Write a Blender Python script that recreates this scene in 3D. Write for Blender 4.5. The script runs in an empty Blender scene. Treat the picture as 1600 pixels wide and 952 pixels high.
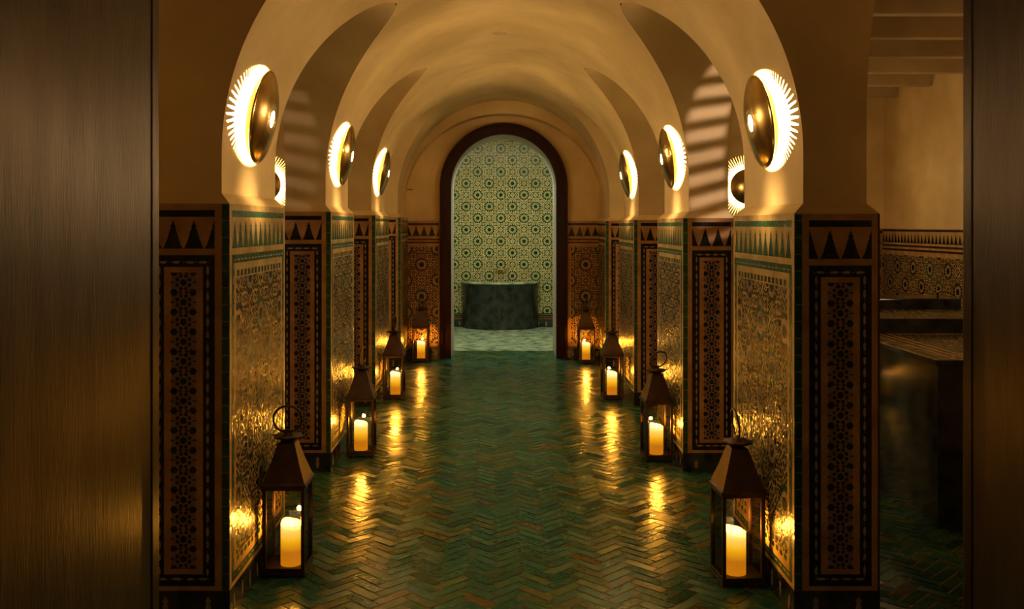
import bpy, bmesh, math, random
from mathutils import Vector, Matrix
random.seed(7)
PI = math.pi
sc = bpy.context.scene
C = sc.collection

# ---------------------------------------------------------------- camera, world, exposure
cam_d = bpy.data.cameras.new('camera')
cam = bpy.data.objects.new('camera', cam_d)
C.objects.link(cam)
sc.camera = cam
EYE = 1.55
cam.location = (0, 0, EYE)
cam.rotation_euler = (PI/2, 0, 0)
cam_d.sensor_fit = 'HORIZONTAL'
cam_d.sensor_width = 36.0
cam_d.lens = 1450.0/1600.0*36.0
cam_d.shift_x = 21.0/1600.0
cam_d.shift_y = -124.0/1600.0
cam_d.clip_start = 0.05
cam_d.clip_end = 60

world = bpy.data.worlds.new('world'); sc.world = world
world.use_nodes = True
world.node_tree.nodes['Background'].inputs[0].default_value = (0.5, 0.36, 0.25, 1)
world.node_tree.nodes['Background'].inputs[1].default_value = 0.004

sc.view_settings.view_transform = 'Standard'
sc.view_settings.look = 'None'
sc.view_settings.gamma = 1.0
sc.view_settings.exposure = 0.2
sc.view_settings.use_curve_mapping = False
cy = sc.cycles
cy.use_denoising = True
cy.max_bounces = 10
cy.diffuse_bounces = 6
cy.glossy_bounces = 4
cy.transparent_max_bounces = 24
cy.sample_clamp_indirect = 6.0
cy.sample_clamp_direct = 0.0
cy.use_light_tree = True
cy.caustics_reflective = False
cy.caustics_refractive = False

# light levels, all in one place
LAMP_W = 380.0          # bulb behind each brass dish
LAMP_COL = (1.0, 0.66, 0.30)
CANDLE_W = 10.5         # flame of each candle
CANDLE_COL = (1.0, 0.40, 0.035)
ALCOVE_W = 56.0
ALCOVE_COL = (0.96, 1.0, 0.78)
AISLE_W = 26.0
ANTE_W = 12.5
STRIPE_W = 260.0

def light(name, kind, loc, power, col, parent=None, **kw):
    d = bpy.data.lights.new(name, kind)
    d.energy = power; d.color = col
    for k, v in kw.items(): setattr(d, k, v)
    o = bpy.data.objects.new(name, d); C.objects.link(o)
    o.location = loc
    if parent: o.parent = parent
    return o

# ---------------------------------------------------------------- layout (metres, camera at origin, +Y down the hall)
CX = 0.055                    # centre line of the hall
R = 1.15                      # barrel radius
HS = 1.83                     # springing of the barrel
XL, XR = -1.055, 1.160        # inner faces of the tiled dados
PWD = 0.335                   # width of a pier front
DH_L, DH_R = 1.635, 1.595     # dado heights
PL_XL, PL_XR = CX-R, CX+R     # plaster faces
OUT_L, OUT_R = -1.35, 1.455   # outer plaster faces
PIERS = [(3.64, 4.58), (5.84, 6.77), (7.95, 8.93), (10.03, 10.85)]
WALL_L, WALL_R = -4.3, 4.5
YEND = 10.85
YFRONT = 3.0
SET = 0.035

# ---------------------------------------------------------------- helpers
def tag(o, label=None, cat=None, group=None, kind=None):
    if label: o['label'] = label
    if cat: o['category'] = cat
    if group: o['group'] = group
    if kind: o['kind'] = kind
    return o

def empty(name, loc=(0, 0, 0), rz=0.0):
    o = bpy.data.objects.new(name, None); C.objects.link(o)
    o.empty_display_size = 0.1
    o.location = loc; o.rotation_euler = (0, 0, rz)
    return o

class MB:
    """collects geometry of ONE mesh object"""
    def __init__(s): s.v = []; s.f = []; s.m = []; s.sm = []
    def add(s, verts, faces, mi=0, smooth=False):
        b = len(s.v); s.v.extend([tuple(p) for p in verts])
        for f in faces:
            s.f.append([b+i for i in f]); s.m.append(mi); s.sm.append(smooth)
    def box(s, x0, x1, y0, y1, z0, z1, mi=0):
        v = [(x0,y0,z0),(x1,y0,z0),(x1,y1,z0),(x0,y1,z0),(x0,y0,z1),(x1,y0,z1),(x1,y1,z1),(x0,y1,z1)]
        s.add(v, [(0,3,2,1),(4,5,6,7),(0,1,5,4),(1,2,6,5),(2,3,7,6),(3,0,4,7)], mi)
    def grid(s, rows, mi=0, smooth=True, closed=False):
        n = len(rows[0]); v = [p for r in rows for p in r]; f = []
        for i in range(len(rows)-1):
            for j in range(n if closed else n-1):
                k = (j+1) % n
                f.append((i*n+j, i*n+k, (i+1)*n+k, (i+1)*n+j))
        s.add(v, f, mi, smooth)
    def lathe(s, prof, n=32, mi=0, smooth=True, cap0=False, cap1=False, c=(0,0)):
        rows = [[(c[0]+r*math.cos(2*PI*k/n), c[1]+r*math.sin(2*PI*k/n), z) for k in range(n)] for r, z in prof]
        s.grid(rows, mi, smooth, True)
        b = len(s.v)-n*len(prof)
        if cap0: s.f.append([b+k for k in range(n)][::-1]); s.m.append(mi); s.sm.append(False)
        if cap1: s.f.append([b+n*(len(prof)-1)+k for k in range(n)]); s.m.append(mi); s.sm.append(False)
    def tube(s, pts, r, n=8, mi=0, closed=False):
        rows = []
        P = [Vector(p) for p in pts]; N = len(P)
        for i, p in enumerate(P):
            a = P[(i-1) % N] if (closed or i > 0) else p
            b = P[(i+1) % N] if (closed or i < N-1) else p
            t = (b-a).normalized()
            ref = Vector((0.13, 0.21, 1)) if abs(t.z) < .9 else Vector((1, 0.1, 0))
            u = t.cross(ref).normalized(); w = t.cross(u)
            rows.append([tuple(p+u*r*math.cos(2*PI*k/n)+w*r*math.sin(2*PI*k/n)) for k in range(n)])
        if closed: rows.append(rows[0])
        s.grid(rows, mi, True, True)
        if not closed:
            b = len(s.v)-n*len(rows)
            s.f.append([b+k for k in range(n)][::-1]); s.m.append(mi); s.sm.append(False)
            s.f.append([b+n*(len(rows)-1)+k for k in range(n)]); s.m.append(mi); s.sm.append(False)
    def build(s, name, mats, parent=None, bevel=0.0, recalc=False):
        me = bpy.data.meshes.new(name)
        me.from_pydata(s.v, [], s.f)
        if not isinstance(mats, (list, tuple)): mats = [mats]
        for m in mats: me.materials.append(m)
        me.polygons.foreach_set('material_index', s.m)
        me.polygons.foreach_set('use_smooth', s.sm)
        if recalc:
            bm = bmesh.new(); bm.from_mesh(me)
            bmesh.ops.remove_doubles(bm, verts=bm.verts, dist=1e-5)
            bmesh.ops.recalc_face_normals(bm, faces=bm.faces)
            bm.to_mesh(me); bm.free()
        me.update()
        o = bpy.data.objects.new(name, me); C.objects.link(o)
        if parent: o.parent = parent
        if bevel:
            b = o.modifiers.new('bevel', 'BEVEL'); b.width = bevel; b.segments = 2; b.limit_method = 'ANGLE'
        return o

# ---------------------------------------------------------------- materials
def nt(name):
    m = bpy.data.materials.new(name); m.use_nodes = True
    t = m.node_tree; return m, t, t.nodes['Principled BSDF'], t.nodes, t.links

def noise_node(N, L, scale, detail=3, rough=.5, stretch=None, coord='Object'):
    tc = N.new('ShaderNodeTexCoord')
    n = N.new('ShaderNodeTexNoise'); n.inputs['Scale'].default_value = scale
    n.inputs['Detail'].default_value = detail; n.inputs['Roughness'].default_value = rough
    if stretch:
        mp = N.new('ShaderNodeMapping'); mp.inputs['Scale'].default_value = stretch
        L.new(tc.outputs[coord], mp.inputs[0]); L.new(mp.outputs[0], n.inputs['Vector'])
    else: L.new(tc.outputs[coord], n.inputs['Vector'])
    return n

def glazed(name, c0, c1, rough=.22, nscale=14, bscale=60, bstr=.25, bdist=.002, spec=.17, coat=0.0, stretch=None, metallic=0.0, rvar=0.0, detail=3):
    m, t, p, N, L = nt(name)
    n = noise_node(N, L, nscale, detail, stretch=stretch)
    cr = N.new('ShaderNodeValToRGB')
    cr.color_ramp.elements[0].position = .35; cr.color_ramp.elements[1].position = .68
    cr.color_ramp.elements[0].color = (*c0, 1); cr.color_ramp.elements[1].color = (*c1, 1)
    L.new(n.outputs['Fac'], cr.inputs[0]); L.new(cr.outputs[0], p.inputs['Base Color'])
    p.inputs['Roughness'].default_value = rough
    p.inputs['Specular IOR Level'].default_value = spec
    p.inputs['Metallic'].default_value = metallic
    if coat:
        p.inputs['Coat Weight'].default_value = coat; p.inputs['Coat Roughness'].default_value = .08
    if rvar:
        mr = N.new('ShaderNodeMapRange'); mr.inputs['To Min'].default_value = rough-rvar; mr.inputs['To Max'].default_value = rough+rvar
        L.new(n.outputs['Fac'], mr.inputs['Value']); L.new(mr.outputs[0], p.inputs['Roughness'])
    if bstr:
        b = noise_node(N, L, bscale, 2)
        bp = N.new('ShaderNodeBump'); bp.inputs['Strength'].default_value = bstr; bp.inputs['Distance'].default_value = bdist
        L.new(b.outputs['Fac'], bp.inputs['Height']); L.new(bp.outputs[0], p.inputs['Normal'])
    return m

M = {}
M['plaster'] = glazed('tadelakt_plaster', (.54,.385,.165), (.77,.585,.29), rough=.55, nscale=1.7, bscale=5, bstr=.25, bdist=.01, spec=.3, detail=6, rvar=.08)
M['grey_plaster'] = glazed('grey_plaster', (.30,.29,.25), (.38,.37,.31), rough=.45, nscale=3, bscale=8, bstr=.2, bdist=.006)
M['tan'] = glazed('tan_zellige', (.27,.138,.052), (.40,.222,.090), rough=.26, nscale=9, bscale=26, bstr=.5, bdist=.004)
M['black'] = glazed('black_zellige', (.006,.007,.006), (.016,.018,.013), rough=.24, nscale=22, bscale=34, bstr=.9, bdist=.005)
M['green'] = glazed('green_zellige', (.010,.045,.022), (.026,.085,.040), rough=.22, nscale=22, bscale=34, bstr=.9, bdist=.005)
M['plum'] = glazed('plum_zellige', (.030,.010,.010), (.06,.018,.014), rough=.15, nscale=22, bscale=34, bstr=.9, bdist=.005)
M['pale'] = glazed('pale_zellige', (.20,.145,.12), (.30,.22,.175), rough=.2, nscale=22, bscale=34, bstr=.5, bdist=.003)
M['lilac'] = glazed('dusky_zellige', (.15,.095,.080), (.22,.15,.125), rough=.28, nscale=22, bscale=34, bstr=.5, bdist=.003)
M['gold'] = glazed('ochre_zellige', (.32,.20,.07), (.48,.32,.12), rough=.25, nscale=9, bscale=32, bstr=1.0, bdist=.007)
M['cream'] = glazed('cream_zellige', (.40,.35,.15), (.54,.48,.22), rough=.25, nscale=12, bscale=30, bstr=.4, bdist=.003)
M['dkgreen'] = glazed('bottle_green_zellige', (.008,.022,.009), (.018,.040,.016), rough=.2, nscale=20, bscale=34, bstr=.4, bdist=.003)
M['mint'] = glazed('mint_zellige', (.15,.24,.10), (.24,.34,.14), rough=.2, nscale=20, bscale=34, bstr=.4, bdist=.003)
M['rust'] = glazed('rust_zellige', (.16,.07,.03), (.24,.11,.045), rough=.2, nscale=20, bscale=34, bstr=.4, bdist=.003)
M['grout'] = glazed('floor_grout', (.30,.20,.055), (.46,.31,.09), rough=.55, nscale=18, bscale=90, bstr=.3, bdist=.001)
M['bronze'] = glazed('aged_bronze', (.060,.038,.026), (.10,.058,.036), rough=.38, nscale=12, bscale=60, bstr=.1, bdist=.001, metallic=.85)
M['brass'] = glazed('brushed_brass', (.42,.29,.085), (.60,.43,.15), rough=.20, nscale=10, bscale=60, bstr=.06, bdist=.001, metallic=1.0)
M['redwood'] = glazed('dark_red_lacquer', (.011,.0012,.001), (.019,.002,.0015), rough=.5, spec=.12, nscale=8, bscale=40, bstr=.1, stretch=(1,1,.2))
M['marble'] = glazed('black_marble', (.006,.008,.007), (.036,.040,.036), rough=.09, spec=.5, nscale=9, bscale=30, bstr=.03, detail=8)
M['green_marble'] = glazed('pale_green_marble', (.10,.16,.085), (.42,.48,.30), rough=.25, nscale=7, bscale=18, bstr=.25, bdist=.004, detail=8)
M['beam'] = glazed('painted_beam', (.42,.31,.17), (.52,.39,.22), rough=.6, nscale=3, bscale=30, bstr=.1)

def floor_mat():
    m, t, p, N, L = nt('green_floor_zellige')
    at = N.new('ShaderNodeAttribute'); at.attribute_name = 'tile'
    sep = N.new('ShaderNodeSeparateColor'); L.new(at.outputs['Color'], sep.inputs[0])
    cr = N.new('ShaderNodeValToRGB'); e = cr.color_ramp.elements
    e[0].position = 0; e[0].color = (.008,.036,.014,1)
    e[1].position = 1; e[1].color = (.066,.050,.012,1)
    for pos, c in ((.30,(.011,.058,.032)),(.58,(.014,.070,.044)),(.80,(.032,.070,.018)),(.94,(.046,.060,.013))):
        x = e.new(pos); x.color = (*c, 1)
    L.new(sep.outputs[0], cr.inputs[0])
    n = noise_node(N, L, 45, 3)
    mx = N.new('ShaderNodeMix'); mx.data_type = 'RGBA'; mx.blend_type = 'MULTIPLY'
    mx.inputs[0].default_value = 1
    mr = N.new('ShaderNodeMapRange'); mr.inputs['From Min'].default_value = .3; mr.inputs['From Max'].default_value = .7
    mr.inputs['To Min'].default_value = .9; mr.inputs['To Max'].default_value = 2.0
    L.new(n.outputs['Fac'], mr.inputs['Value'])
    L.new(cr.outputs[0], mx.inputs[6]); L.new(mr.outputs[0], mx.inputs[7]); L.new(mx.outputs[2], p.inputs['Base Color'])
    mr2 = N.new('ShaderNodeMapRange'); mr2.inputs['To Min'].default_value = .12; mr2.inputs['To Max'].default_value = .36
    L.new(sep.outputs[1], mr2.inputs['Value']); L.new(mr2.outputs[0], p.inputs['Roughness'])
    b = noise_node(N, L, 24, 2, .5); b2 = noise_node(N, L, 110, 2)
    bp = N.new('ShaderNodeBump'); bp.inputs['Strength'].default_value = .45; bp.inputs['Distance'].default_value = .004
    bp2 = N.new('ShaderNodeBump'); bp2.inputs['Strength'].default_value = .5; bp2.inputs['Distance'].default_value = .0014
    L.new(b.outputs['Fac'], bp.inputs['Height']); L.new(b2.outputs['Fac'], bp2.inputs['Height'])
    L.new(bp.outputs[0], bp2.inputs['Normal']); L.new(bp2.outputs[0], p.inputs['Normal'])
    p.inputs['Specular IOR Level'].default_value = .2
    return m
M['floor'] = floor_mat()

def door_mat():
    m, t, p, N, L = nt('brushed_bronze_door')
    n = noise_node(N, L, 3.2, 8, .65, stretch=(1, 4, .55)); n2 = noise_node(N, L, 1.3, 3)
    cr = N.new('ShaderNodeValToRGB'); e = cr.color_ramp.elements
    e[0].position = .3; e[0].color = (.012,.008,.006,1); e[1].position = .75; e[1].color = (.044,.031,.024,1)
    L.new(n.outputs['Fac'], cr.inputs[0]); L.new(cr.outputs[0], p.inputs['Base Color'])
    p.inputs['Metallic'].default_value = .85
    mr = N.new('ShaderNodeMapRange'); mr.inputs['To Min'].default_value = .22; mr.inputs['To Max'].default_value = .55
    L.new(n2.outputs['Fac'], mr.inputs['Value']); L.new(mr.outputs[0], p.inputs['Roughness'])
    n3 = noise_node(N, L, 40, 3, .6, stretch=(1, 3, .25))
    bp = N.new('ShaderNodeBump'); bp.inputs['Strength'].default_value = .35; bp.inputs['Distance'].default_value = .003
    L.new(n3.outputs['Fac'], bp.inputs['Height']); L.new(bp.outputs[0], p.inputs['Normal'])
    return m
M['door'] = door_mat()

def glass_mat():
    m = bpy.data.materials.new('lantern_glass'); m.use_nodes = True
    t = m.node_tree; N = t.nodes; L = t.links; N.clear()
    o = N.new('ShaderNodeOutputMaterial'); mix = N.new('ShaderNodeMixShader')
    tr = N.new('ShaderNodeBsdfTransparent'); tr.inputs[0].default_value = (.97,.95,.9,1)
    g = N.new('ShaderNodeBsdfGlossy'); g.inputs['Roughness'].default_value = .02
    fr = N.new('ShaderNodeFresnel'); fr.inputs[0].default_value = 1.5
    L.new(fr.outputs[0], mix.inputs[0]); L.new(tr.outputs[0], mix.inputs[1]); L.new(g.outputs[0], mix.inputs[2])
    L.new(mix.outputs[0], o.inputs[0]); return m
M['glass'] = glass_mat()

def emit(name, col, strength):
    m, t, p, N, L = nt(name)
    p.inputs['Base Color'].default_value = (*[min(1, c) for c in col], 1)
    p.inputs['Emission Color'].default_value = (*col, 1); p.inputs['Emission Strength'].default_value = strength
    return m
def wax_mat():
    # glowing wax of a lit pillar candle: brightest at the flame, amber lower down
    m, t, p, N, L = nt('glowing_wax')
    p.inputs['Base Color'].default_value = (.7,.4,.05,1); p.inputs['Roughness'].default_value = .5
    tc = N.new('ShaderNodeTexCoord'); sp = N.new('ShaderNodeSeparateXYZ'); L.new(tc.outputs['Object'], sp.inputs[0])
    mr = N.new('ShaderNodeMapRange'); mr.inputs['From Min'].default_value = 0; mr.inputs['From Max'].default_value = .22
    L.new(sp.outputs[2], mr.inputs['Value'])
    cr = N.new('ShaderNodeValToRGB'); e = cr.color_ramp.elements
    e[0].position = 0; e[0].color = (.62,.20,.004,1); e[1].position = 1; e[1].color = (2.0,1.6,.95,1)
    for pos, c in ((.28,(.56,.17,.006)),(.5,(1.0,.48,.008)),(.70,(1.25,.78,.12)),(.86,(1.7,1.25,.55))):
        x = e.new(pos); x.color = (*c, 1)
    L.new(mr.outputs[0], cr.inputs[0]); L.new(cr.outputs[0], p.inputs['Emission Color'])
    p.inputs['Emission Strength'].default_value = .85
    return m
M['wax'] = wax_mat()
M['flame'] = emit('candle_flame', (1,.66,.22), 5)
M['lens'] = emit('lamp_lens', LAMP_COL, 860)
M['bulb'] = emit('fill_bulb', LAMP_COL, 9)  # glow of the added fill lamps in the aisles and ante room
M['wick'] = glazed('wick', (.02,.01,.008), (.03,.02,.01), bstr=0)
M['offwhite'] = emit('downlight_glass', (.5,.38,.22), 0.0)

# ---------------------------------------------------------------- flat mosaic builder
class Mosaic:
    """small glazed pieces laid on a ground, all in ONE mesh; (u,v) metres on the face"""
    MATS = ['tan','black','green','plum','pale','gold','cream','dkgreen','mint','rust','marble','lilac']
    def __init__(s, clip=None): s.p = []; s.clip = clip
    def clipped(s, pts, c):
        for ax, val, sg in ((0,c[0],1),(0,c[1],-1),(1,c[2],1),(1,c[3],-1)):
            out = []; n = len(pts)
            for i in range(n):
                a, b = pts[i], pts[(i+1) % n]
                ina, inb = sg*(a[ax]-val) >= 0, sg*(b[ax]-val) >= 0
                if ina: out.append(a)
                if ina != inb:
                    t = (val-a[ax])/(b[ax]-a[ax]); out.append((a[0]+t*(b[0]-a[0]), a[1]+t*(b[1]-a[1])))
            pts = out
            if len(pts) < 3: return None
        return pts
    def poly(s, pts, mat, lift=.0012, tilt=.032):
        if s.clip:
            pts = s.clipped(pts, s.clip)
            if not pts: return
        s.p.append((pts, mat, lift, tilt))
    def rect(s, u0, u1, v0, v1, mat, lift=.0006, tilt=0): s.poly([(u0,v0),(u1,v0),(u1,v1),(u0,v1)], mat, lift, tilt)
    def ngon(s, u, v, r, n, mat, a0=0, lift=.0012, tilt=.038):
        s.poly([(u+r*math.cos(a0+2*PI*k/n), v+r*math.sin(a0+2*PI*k/n)) for k in range(n)], mat, lift, tilt)
    def star(s, u, v, r, ri, n, mat, a0=0, lift=.0016):
        s.poly([(u+(r if k % 2 == 0 else ri)*math.cos(a0+PI*k/n), v+(r if k % 2 == 0 else ri)*math.sin(a0+PI*k/n)) for k in range(2*n)], mat, lift, .02)
    def build(s, name, origin, U, V, Nn, parent=None):
        U, V, Nn, O = Vector(U), Vector(V), Vector(Nn), Vector(origin)
        flip = U.cross(V).dot(Nn) < 0
        used = []
        mb = MB()
        for pts, mat, lift, tilt in s.p:
            if mat not in used: used.append(mat)
            cu = sum(p[0] for p in pts)/len(pts); cv = sum(p[1] for p in pts)/len(pts)
            a, b = random.gauss(0, 1)*tilt, random.gauss(0, 1)*tilt
            vs = [O+U*p[0]+V*p[1]+Nn*(lift+a*(p[0]-cu)+b*(p[1]-cv)) for p in pts]
            if flip: vs = vs[::-1]
            mb.add(vs, [tuple(range(len(vs)))], used.index(mat))
        return mb.build(name, [M[u] for u in used], parent)

def rosettes(mo, u0, u1, v0, v1, d, uo, vo, dark='black', ring='pale', petal='black', dots='black', alt='green', n=16, fs=1.0, disc=None):
    """lattice of sixteen-petalled rosettes, neighbours d apart in a row, rows shifted by half"""
    q = d/.35
    old = mo.clip; mo.clip = (u0, u1, v0, v1)
    j0 = int((v0-vo)/(d/2))-2; j1 = int((v1-vo)/(d/2))+2
    for j in range(j0, j1+1):
        off = (d/2 if j % 2 else 0)
        i0 = int((u0-uo)/d)-2; i1 = int((u1-uo)/d)+2
        for i in range(i0, i1+1):
            u, v = uo+i*d+off, vo+j*d/2
            if u < u0-.15 or u > u1+.15 or v < v0-.15 or v > v1+.15: continue
            pm = petal if (i*2+j) % 3 else alt
            if disc: mo.ngon(u, v, .091*q, 16, disc, 0, .0006, 0)
            mo.ngon(u, v, .029*q, 12, dark, 0, .0016, .006)
            for k in range(16):
                a = 2*PI*k/16
                def P(r, da): return (u+r*q*math.cos(a+da), v+r*q*math.sin(a+da))
                mo.poly([P(.033,-.17), P(.033,.17), P(.048,.17), P(.048,-.17)], ring)
                mo.poly([P(.051,-.12), P(.064,-.178), P(.078,-.150), P(.088,0), P(.078,.150), P(.064,.178), P(.051,.12)], pm)
            # dense small pieces outwards to the edge of this rosette's cell
            for rr, m_, sz, ph in ((.0965, 32, .0078, 0), (.1135, 32, .0092, .5), (.1325, 32, .0105, 0), (.152, 40, .0098, .5), (.169, 48, .0090, 0)):
                for k in range(m_):
                    a = 2*PI*(k+ph)/m_
                    rj = rr+.0062*math.cos(8*a)+.003*math.cos(16*a)
                    x_, y_ = rj*math.cos(a), rj*math.sin(a)
                    if abs(x_)+abs(y_) > .171: continue
                    mo.ngon(u+q*x_, v+q*y_, sz*q*fs, (4, 6, 5, 6)[(k+int(rr*1000)) % 4], (alt if (k % 8 == 0 and rr > .1) and not disc else dots), a)
            mo.star(u+d/2, v, .015*q, .009*q, 8, ring)
    mo.clip = old

def tree(mo, u, v, p, h, mat, clip=None):
    hs = [(.47,0),(.40,.10),(.30,.28),(.26,.38),(.15,.66),(.10,.72),(.13,.80),(.06,.86),(.05,.92),(0,1)]
    pts = [(u+a*p, v+b*h) for a, b in hs]+[(u-a*p, v+b*h) for a, b in hs[-2::-1]]
    old = mo.clip; mo.clip = clip or old
    mo.poly(pts, mat, .0014, .006); mo.clip = old

def fleur(mo, u, v):
    mo.poly([(u-.007,v+.0),(u+.007,v+.0),(u+.012,v+.03),(u+.006,v+.045),(u+.012,v+.052),(u,v+.072),(u-.012,v+.052),(u-.006,v+.045),(u-.012,v+.03)], 'pale', .0016)

def beads_h(mo, u0, u1, v0, v1, pitch=.052):
    n = max(1, round((u1-u0)/pitch)); p = (u1-u0)/n; vm = (v0+v1)/2; h = (v1-v0)/2*.8
    for i in range(n):
        c = u0+p*(i+.5)
        mo.poly([(c-.40*p,vm),(c-.2*p,vm-h*.95),(c+.2*p,vm-h*.95),(c+.40*p,vm),(c+.2*p,vm+h*.95),(c-.2*p,vm+h*.95)], 'pale')
        mo.ngon(u0+p*i, vm, h*.5, 4, 'pale')
def beads_v(mo, u0, u1, v0, v1, pitch=.052):
    n = max(1, round((v1-v0)/pitch)); p = (v1-v0)/n; um = (u0+u1)/2; h = (u1-u0)/2*.8
    for i in range(n):
        c = v0+p*(i+.5)
        mo.poly([(um,c-.40*p),(um+h*.95,c-.2*p),(um+h*.95,c+.2*p),(um,c+.40*p),(um-h*.95,c+.2*p),(um-h*.95,c-.2*p)], 'pale')
        mo.ngon(um, v0+p*i, h*.5, 4, 'pale')

def frame_band(mo, u0, u1, v0, v1, w, dark='black'):
    """beaded double dark band running round a panel"""
    a = w*.46; b = w*.74
    for (x0,x1,y0,y1) in ((u0,u1,v0,v0+w),(u0,u1,v1-w,v1),(u0,u0+w,v0+w,v1-w),(u1-w,u1,v0+w,v1-w)):
        mo.rect(x0,x1,y0,y1, dark, .0007)
    beads_h(mo, u0+a, u1-a, v0+a, v0+b); beads_h(mo, u0+a, u1-a, v1-b, v1-a)
    beads_v(mo, u0+a, u0+b, v0+b, v1-b); beads_v(mo, u1-b, u1-a, v0+b, v1-b)

def top_frieze(mo, u0, u1, H, ground='tan', pitch=.08, start=0.5, dark='black'):
    mo.rect(u0, u1, H-.052, H-.026, dark, .0008)
    n = int((u1-u0)/pitch)+2
    for i in range(-1, n+1):
        tree(mo, u0+pitch*(i+start), H-.177, pitch, .112, dark, (u0, u1, 0, H))

def plinth(mo, w, h=.116, pitch=.117):
    mo.rect(0, w, 0, h, 'marble', .0008)
    n = max(1, int(w/pitch)); s = w/n
    for i in range(n): fleur(mo, s*(i+.5), .022)

def face_chain(w, H, bot=.116):
    """pier front: u=0 is the corridor corner"""
    mo = Mosaic()
    mo.rect(0, w, 0, H, 'tan', 0)
    z = bot
    while z < H-.004:                                    # glazed green corner bricks
        z1 = min(z+.066, H-.002)
        mo.rect(.002, .030, z+.0012, z1-.0012, 'green', .0012, .012); z = z1
    mo.rect(w-.008, w, bot, H, 'plum', .0008)
    top_frieze(mo, .058, w-.032, H, pitch=.0817, start=0)
    t, b = H-.203, bot+.018
    frame_band(mo, .058, w-.032, b, t, .046)
    c = (.058+w-.032)/2; hw = (w-.032-.058)/2-.046-.024
    v0, v1 = b+.046+.022, t-.046-.022
    n = max(1, round((v1-v0)/.079)); p = (v1-v0)/n
    mo.rect(c-.047, c+.047, v0, v1, 'lilac', .0006)
    mo.clip = (c-hw, c+hw, v0, v1)
    for i in range(n+1):
        vv = v0+p*i
        for sg in (-1, 1):
            mo.ngon(c+sg*.037, vv, .0155, 6, 'black')
            mo.ngon(c+sg*.0125, vv, .0085, 4, 'plum')
        mo.ngon(c, vv+p*.5, .0215, 8, 'pale', PI/8, .0008, 0)
        mo.star(c, vv+p*.5, .0165, .0125, 8, 'black')
        for k in range(8):
            a = 2*PI*k/8+PI/8
            mo.ngon(c+.0255*math.cos(a), vv+p*.5+.0265*math.sin(a), .0085, 6, 'plum' if k % 2 else 'black', a)
        for sg in (-1, 1):
            mo.ngon(c+sg*.046, vv+p*.5, .0055, 4, 'plum')
            mo.ngon(c+sg*.038, vv+p*.5, .0035, 4, 'black')
    mo.clip = None
    plinth(mo, w, bot)
    return mo

def face_rosette(w, H, bot=.116, ground='gold', d=.35, uo=None):
    mo = Mosaic()
    mo.rect(0, w, 0, H, ground, 0)
    e = .028
    n = max(2, round((w-2*e)/.081)); top_frieze(mo, e, w-e, H, pitch=(w-2*e)/n, start=.5, dark='green')
    t, b = H-.203, bot+.018
    frame_band(mo, e, w-e, b, t, .034, 'green')
    f = e+.034+.026
    v0, v1 = b+.034+.026, t-.034-.026
    k = max(2, round((w-2*f)/.055))
    for i in range(k):                                   # row of little teeth under the frame
        c = f+(w-2*f)*(i+.5)/k
        mo.rect(c-.016, c+.016, v1-.028, v1-.003, 'black' if i % 2 else 'green', .0012, .02)
        mo.rect(c-.016, c+.016, v0+.003, v0+.024, 'black' if i % 2 else 'green', .0012, .02)
    rosettes(mo, f, w-f, v0+.03, v1-.034, d, w/2 if uo is None else uo, v1-.034-d/2*1.02)
    plinth(mo, w, bot)
    return mo

# ================================================================ SETTING
# ---- floor: herringbone of glazed bricks over a grout bed
def build_floor():
    mb = MB()
    mb.add([(WALL_L-.2,1.0,-.004),(WALL_R+.2,1.0,-.004),(WALL_R+.2,14.4,-.004),(WALL_L-.2,14.4,-.004)], [(0,1,2,3)], 0)
    W = .057; g = .0036; s2 = math.sqrt(2)
    def xy(c, r): return ((c-r)/s2*W, (c+r)/s2*W)
    cols = []
    def put(c0, c1, r0, r1):
        gg = g/W
        pts = [xy(c0+gg, r0+gg), xy(c1-gg, r0+gg), xy(c1-gg, r1-gg), xy(c0+gg, r1-gg)]
        cx = sum(p[0] for p in pts)/4; cyy = sum(p[1] for p in pts)/4
        if cyy < 1.6 or cyy > 14.2: return
        if cx < WALL_L-.05 or cx > WALL_R+.05: return
        if cyy > 10.95 and not (-1.4 < cx < 1.5): return
        a, b = random.gauss(0, .011), random.gauss(0, .011); z0 = random.uniform(-.0006, 0)
        mb.add([(p[0], p[1], z0+a*(p[0]-cx)+b*(p[1]-cyy)) for p in pts], [(0,1,2,3)], 1)
        cols.append((random.random(), random.random(), 0, 1))
    rng = int(16/W)
    for r in range(-80, rng):
        # visible window limits on c for this r
        lo = max(-int(0), int(WALL_L*s2/W)+r-4); hi = int(WALL_R*s2/W)+r+4
        ylo = int(1.5*s2/W)-r-4; yhi = int(14.3*s2/W)-r+4
        for c in range(max(int(WALL_L*s2/W)+r-4, ylo), min(hi, yhi)):
            t = (c-r) % 6
            if t == 0: put(c, c+3, r, r+1)
            if t == 5: put(c, c+1, r, r+3)
    o = mb.build('floor', [M['grout'], M['floor']])
    at = o.data.color_attributes.new('tile', 'FLOAT_COLOR', 'CORNER')
    data = [0.5, 0.5, 0, 1]*4
    for c in cols: data += list(c)*4
    at.data.foreach_set('color', data)
    tag(o, 'glossy green herringbone floor of glazed bricks with ochre joints', kind='structure')
    return o
build_floor()

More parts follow.
